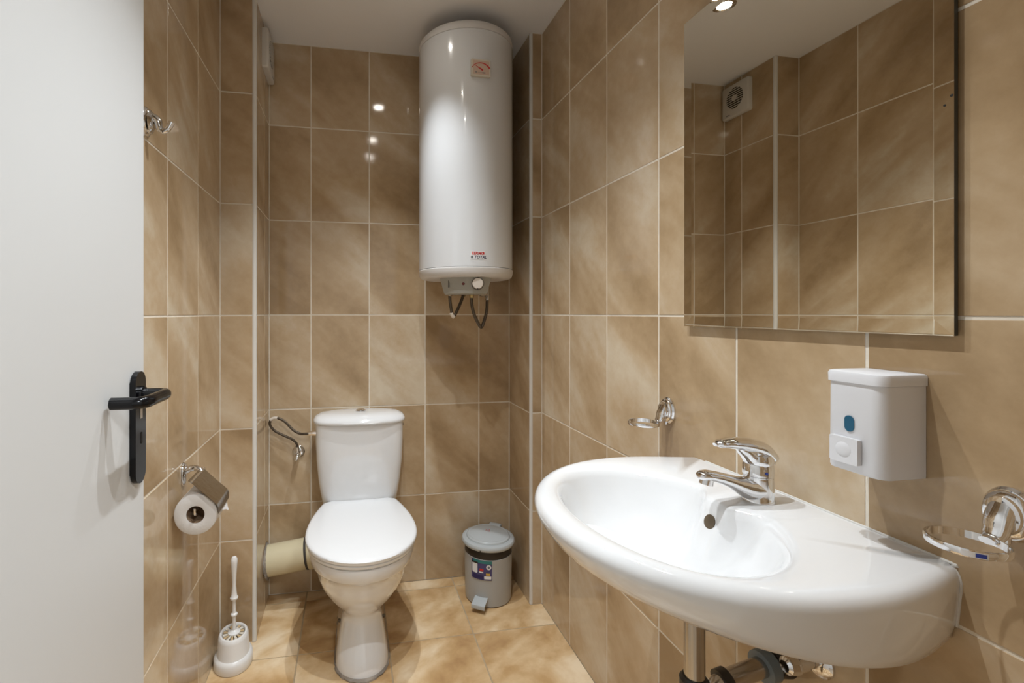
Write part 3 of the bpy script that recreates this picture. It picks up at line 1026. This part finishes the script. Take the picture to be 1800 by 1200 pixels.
# local: spout towards -x
bm = NB(); lathe(bm, [(.0255, .0), (.0258, .003), (.0245, .006), (.0243, .020), (.0236, .036), (.0232, .0425)], 40); bd = obj('body', bm, 'chrome', tap)
bm = NB()
secs = [(.000, .021, .0205, .0240), (-.018, .0215, .0200, .0232), (-.030, .0245, .0180, .0215), (-.045, .0305, .0145, .0190), (-.062, .0380, .0115, .0168), (-.082, .0450, .0098, .0152), (-.100, .0495, .0090, .0146), (-.110, .0502, .0080, .0132), (-.1165, .0495, .0060, .0100), (-.1195, .0485, .0025, .0045)]
loft(bm, [[(x, b_ * math.cos(2 * PI * k / 24), zc_ + h_ * math.sin(2 * PI * k / 24)) for k in range(24)] for x, zc_, h_, b_ in secs])
obj('spout', bm, 'chrome', tap)
bm = NB(); tube(bm, [(-.102, 0, .046), (-.1045, 0, .0345)], .0112, 20, 1); obj('aerator', bm, 'chrome', tap)
bm = NB(); lathe(bm, [(.0226, .0425), (.0226, .0445), (.0240, .046), (.0240, .062), (.0225, .066)], 40); cp = obj('cartridge_collar', bm, 'chrome', tap)
bm = NB(); lathe(bm, [(.0222, .0655), (.0236, .0675), (.0240, .074), (.022, .082), (.015, .088), (.004, .090)], 40); obj('cap', bm, 'chrome', tap)
bm = NB(); tube(bm, [(.0250, 0, .064), (.0195, 0, .077), (.003, 0, .0905), (-.020, 0, .0985), (-.048, 0, .1030), (-.074, 0, .1035), (-.087, 0, .1020)], [.010, .0205, .0235, .0215, .0175, .0125, .005], 20, 6, flat=.58, up=(0, 0, 1)); obj('lever', bm, 'chrome', tap)
bm = NB(); tube(bm, [(-.012, 0, .074), (-.028, 0, .088), (-.046, 0, .0985)], [.017, .013, .006], 16, 5, flat=.8); obj('lever_neck', bm, 'chrome', tap)
bm = NB(); lathe(bm, [(.0025, -.024), (.0025, -.0245)], 12, 'Y', (-.006, 0, .054)); obj('temperature_dot', bm, 'sticker_blue', cp)

# waste pipe and trap
tr = empty('basin_trap', (.585, .725, 0))
tag(tr, 'metal waste pipe and dark trap under the washbasin', 'waste trap')
bm = NB(); lathe(bm, [(.0165, E - .640), (.0165, WZ - .150)], 28); obj('tailpipe', bm, 'steel', tr)
bm = NB(); lathe(bm, [(.018, E - .700), (.0225, E - .690), (.0235, E - .640), (.0235, E - .628), (.019, E - .622)], 28); obj('trap_nut', bm, 'bin_liner', tr)
bm = NB(); tube(bm, [(0, 0, E - .69), (.0, .0, E - .73), (.018, .002, E - .755), (.036, .004, E - .735), (.042, .006, E - .69), (.052, .008, E - .658), (.078, .010, E - .646), (.198, .020, E - .632)], .0165, 18, 6); obj('trap_bend', bm, 'steel', tr)
bm = NB(); tube(bm, [(.058, .009, E - .650), (.074, .0095, E - .647)], .022, 20, 1); obj('trap_nut', bm, 'bin_liner', tr)
bm = NB(); tube(bm, [(.148, .0158, E - .638), (.166, .0173, E - .636), (.1715, .0177, E - .635)], [.027, .028, .024], 20, 1); obj('trap_seal', bm, 'trap_grey', tr)
bm = NB(); tube(bm, [(.172, .0178, E - .635), (.1975, .020, E - .632)], [.024, .031], 24, 1); obj('wall_rosette', bm, 'bin_liner', tr)
for i, (yy, lbl) in enumerate(((.676, 'small chrome angle valve under the washbasin, nearer the camera'), (.812, 'small chrome angle valve under the washbasin, farther from the camera'))):
    av = empty('angle_valve', (XR, yy, E - .586))
    tag(av, lbl, 'valve', 'angle valves under the basin')
    bm = NB(); lathe(bm, [(.026, -.0005), (.026, -.004), (.021, -.009), (.011, -.011)], 32, 'X'); obj('flange', bm, 'chrome', av)
    bm = NB(); lathe(bm, [(.0095, -.009), (.0095, -.030), (.012, -.032), (.012, -.046), (.0085, -.048)], 20, 'X'); obj('body', bm, 'chrome', av)
    bm = NB(); lathe(bm, [(.008, -.046), (.015, -.049), (.0155, -.056), (.014, -.066), (.009, -.070)], 10, 'X'); obj('turn_knob', bm, 'chrome', av)
    bm = NB(); tube(bm, [(-.039, 0, .008), (-.039, 0, .045), (-.045, .01, .075), (-.055, .03, .11)], .0055, 10, 5); obj('hose', bm, 'hose', av)

# ------------------------------------------------------------------ mirror
my0, my1, mz0, mz1 = .4885, .9885, E - .0293, E + .674
mr = empty('wall_mirror', (XR, (my0 + my1) / 2, mz0), .0025)
tag(mr, 'tall frameless mirror with a slanted glass border above the washbasin', 'mirror')
hwm, hm = (my1 - my0) / 2, mz1 - mz0
bev = .022
bm = NB()


def mrect(x, i):
    return [(x, -hwm + i, i), (x, hwm - i, i), (x, hwm - i, hm - i), (x, -hwm + i, hm - i)]


loft(bm, [mrect(-.0116, 0), mrect(-.0110, bev)], False, True)
gl = obj('mirror_glass', bm, 'mirror', mr, smooth=0)
bm = NB(); loft(bm, [mrect(-.0040, .0008), mrect(-.0114, .0)], True, False); obj('glass_edge', bm, 'mirror_edge', mr, smooth=0)
for (y, z, w_) in ((-.2475, .313, .0022), (-.2400, .303, .0017)):
    bm = NB(); lathe(bm, [(w_, -.0111), (w_ * .8, -.0119), (w_ * .3, -.0120)], 7, 'X', (0, y, z)); obj('edge_chip', bm, 'blackhole', mr)
for y in (-.12, .12):
    bm = NB(); box(bm, -.0041, -.0015, y - .02, y + .02, hm - .12, hm - .06); obj('hanger', bm, 'steel', mr)

# ------------------------------------------------------------------ soap dispenser
dy0, dy1, dzb, dzt = .525, .605, E - .2270, E - .0835
sd = empty('soap_dispenser', (XR, (dy0 + dy1) / 2, dzb))
tag(sd, 'white wall soap dispenser with push button and blue window', 'soap dispenser')
hy_, dh, dd = (dy1 - dy0) / 2, dzt - dzb, .074


def disp_ring(z, d_, h_, rr):
    pts = [(-.0006, h_), (-(d_ - rr), h_)]
    for k in range(1, 7):
        a = PI / 2 * k / 6
        pts.append((-(d_ - rr) - rr * math.sin(a), h_ - rr + rr * math.cos(a)))
    full_ = pts + [(x, -y) for x, y in reversed(pts)]
    return [(x, y, z) for x, y in full_]


bm = NB(); loft(bm, [disp_ring(0.0, dd - .002, hy_ - .001, .014), disp_ring(.004, dd, hy_ - .0006, .015), disp_ring(dh - .0165, dd - .001, hy_ - .0006, .015)])
bdy = obj('body', bm, 'dispenser', sd, smooth=40)
bm = NB(); loft(bm, [disp_ring(dh - .0160, dd + .0012, hy_ + .0012, .015), disp_ring(dh - .004, dd + .0014, hy_ + .0014, .015), disp_ring(dh - .001, dd, hy_, .014), disp_ring(dh, dd - .003, hy_ - .003, .012)])
obj('top_lid', bm, 'dispenser', sd, smooth=40)


def front_piece(bm, cy, cz, x0):
    for v in bm.verts:
        x, y, z = v.co
        v.co = (x0 - y, cy + x, cz + z)
    return bm


bm = NB(); prism(bm, rrect(.0065, .0115, .0065, 8), 0, .0012, .0004); obj('window', front_piece(bm, .0035, .0690, -dd + .0003), 'window_blue', sd)
bm = NB(); prism(bm, rrect(.0195, .0185, .002, 4), 0, .0085, .002, 3); pb = obj('push_button', front_piece(bm, .006, .0325 - .0015, -dd + .0005), 'dispenser', sd)
bm = NB(); lathe(bm, [(.0110, .0), (.0085, .0010), (.005, .0016), (.001, .0018)], 28, 'Y'); obj('button_dimple', front_piece(bm, .006, .0315, -dd - .0081), 'dispenser', pb)

# ------------------------------------------------------------------ two glass holders (rings) on the right wall


def ring_holder(y, z, label, sticker):
    t = empty('ring_holder', (XR, y, z))
    tag(t, label, 'ring holder', 'chrome ring holders beside the basin')
    bm = NB(); rings = []
    for (s_, x) in ((1, 0), (1, .0045), (.90, .008), (.865, .0082), (.85, .012), (.73, .015), (.70, .0152), (.66, .0185), (.4, .0205)):
        rings.append([(-x, .0255 * s_ * math.cos(2 * PI * k / 36), .0325 * s_ * math.sin(2 * PI * k / 36)) for k in range(36)])
    loft(bm, rings); obj('wall_plate', bm, 'chrome', t)
    bm = NB(); tube(bm, [(-.014, 0, .012), (-.022, 0, -.004), (-.026, 0, -.018), (-.032, 0, -.0265), (-.040, 0, -.0285)], [.013, .0135, .0125, .0105, .008], 18, 6, flat=.55, up=(1, 0, 0)); obj('arm', bm, 'chrome', t)
    rc = (-.070, 0, -.0285)
    bm = NB(); rr = .0345
    lathe(bm, [(rr - .0012, -.0045), (rr + .0008, -.0045), (rr + .0016, -.003), (rr + .0016, .003), (rr + .0008, .0045), (rr - .0012, .0045), (rr - .0012, -.0045)], 64, 'Z', rc, cap=False)
    rg = obj('ring', bm, 'chrome', t)
    bm = NB(); tube(bm, [(-.008, 0, -.022), (-.008, 0, -.034)], .0035, 10, 1); obj('set_screw', bm, 'chrome', t)
    if sticker:
        def patch(a0, a1, za, zb_, lift):
            bm = NB(); prev = None
            for k in range(9):
                a = R(a0 + (a1 - a0) * k / 8)
                p = [bm.verts.new((rc[0] + (rr + .0017 + lift) * math.cos(a), (rr + .0017 + lift) * math.sin(a), rc[2] + zz)) for zz in (za, zb_)]
                if prev:
                    bm.faces.new((prev[0], p[0], p[1], prev[1]))
                prev = p
            return bm
        s_ = obj('sticker', patch(205, 238, -.0032, .0032, .0003), 'white_print', rg, smooth=0)
        obj('sticker_print', patch(222, 236, -.0022, .0022, .0006), 'sticker_blue', s_, smooth=0)
    return t


ring_holder(1.0587, E - .2400, 'empty chrome ring holder on the wall at the far end of the washbasin', False)
ring_holder(.4395, E - .2400, 'empty chrome ring holder beside the soap dispenser, nearest the camera', True)
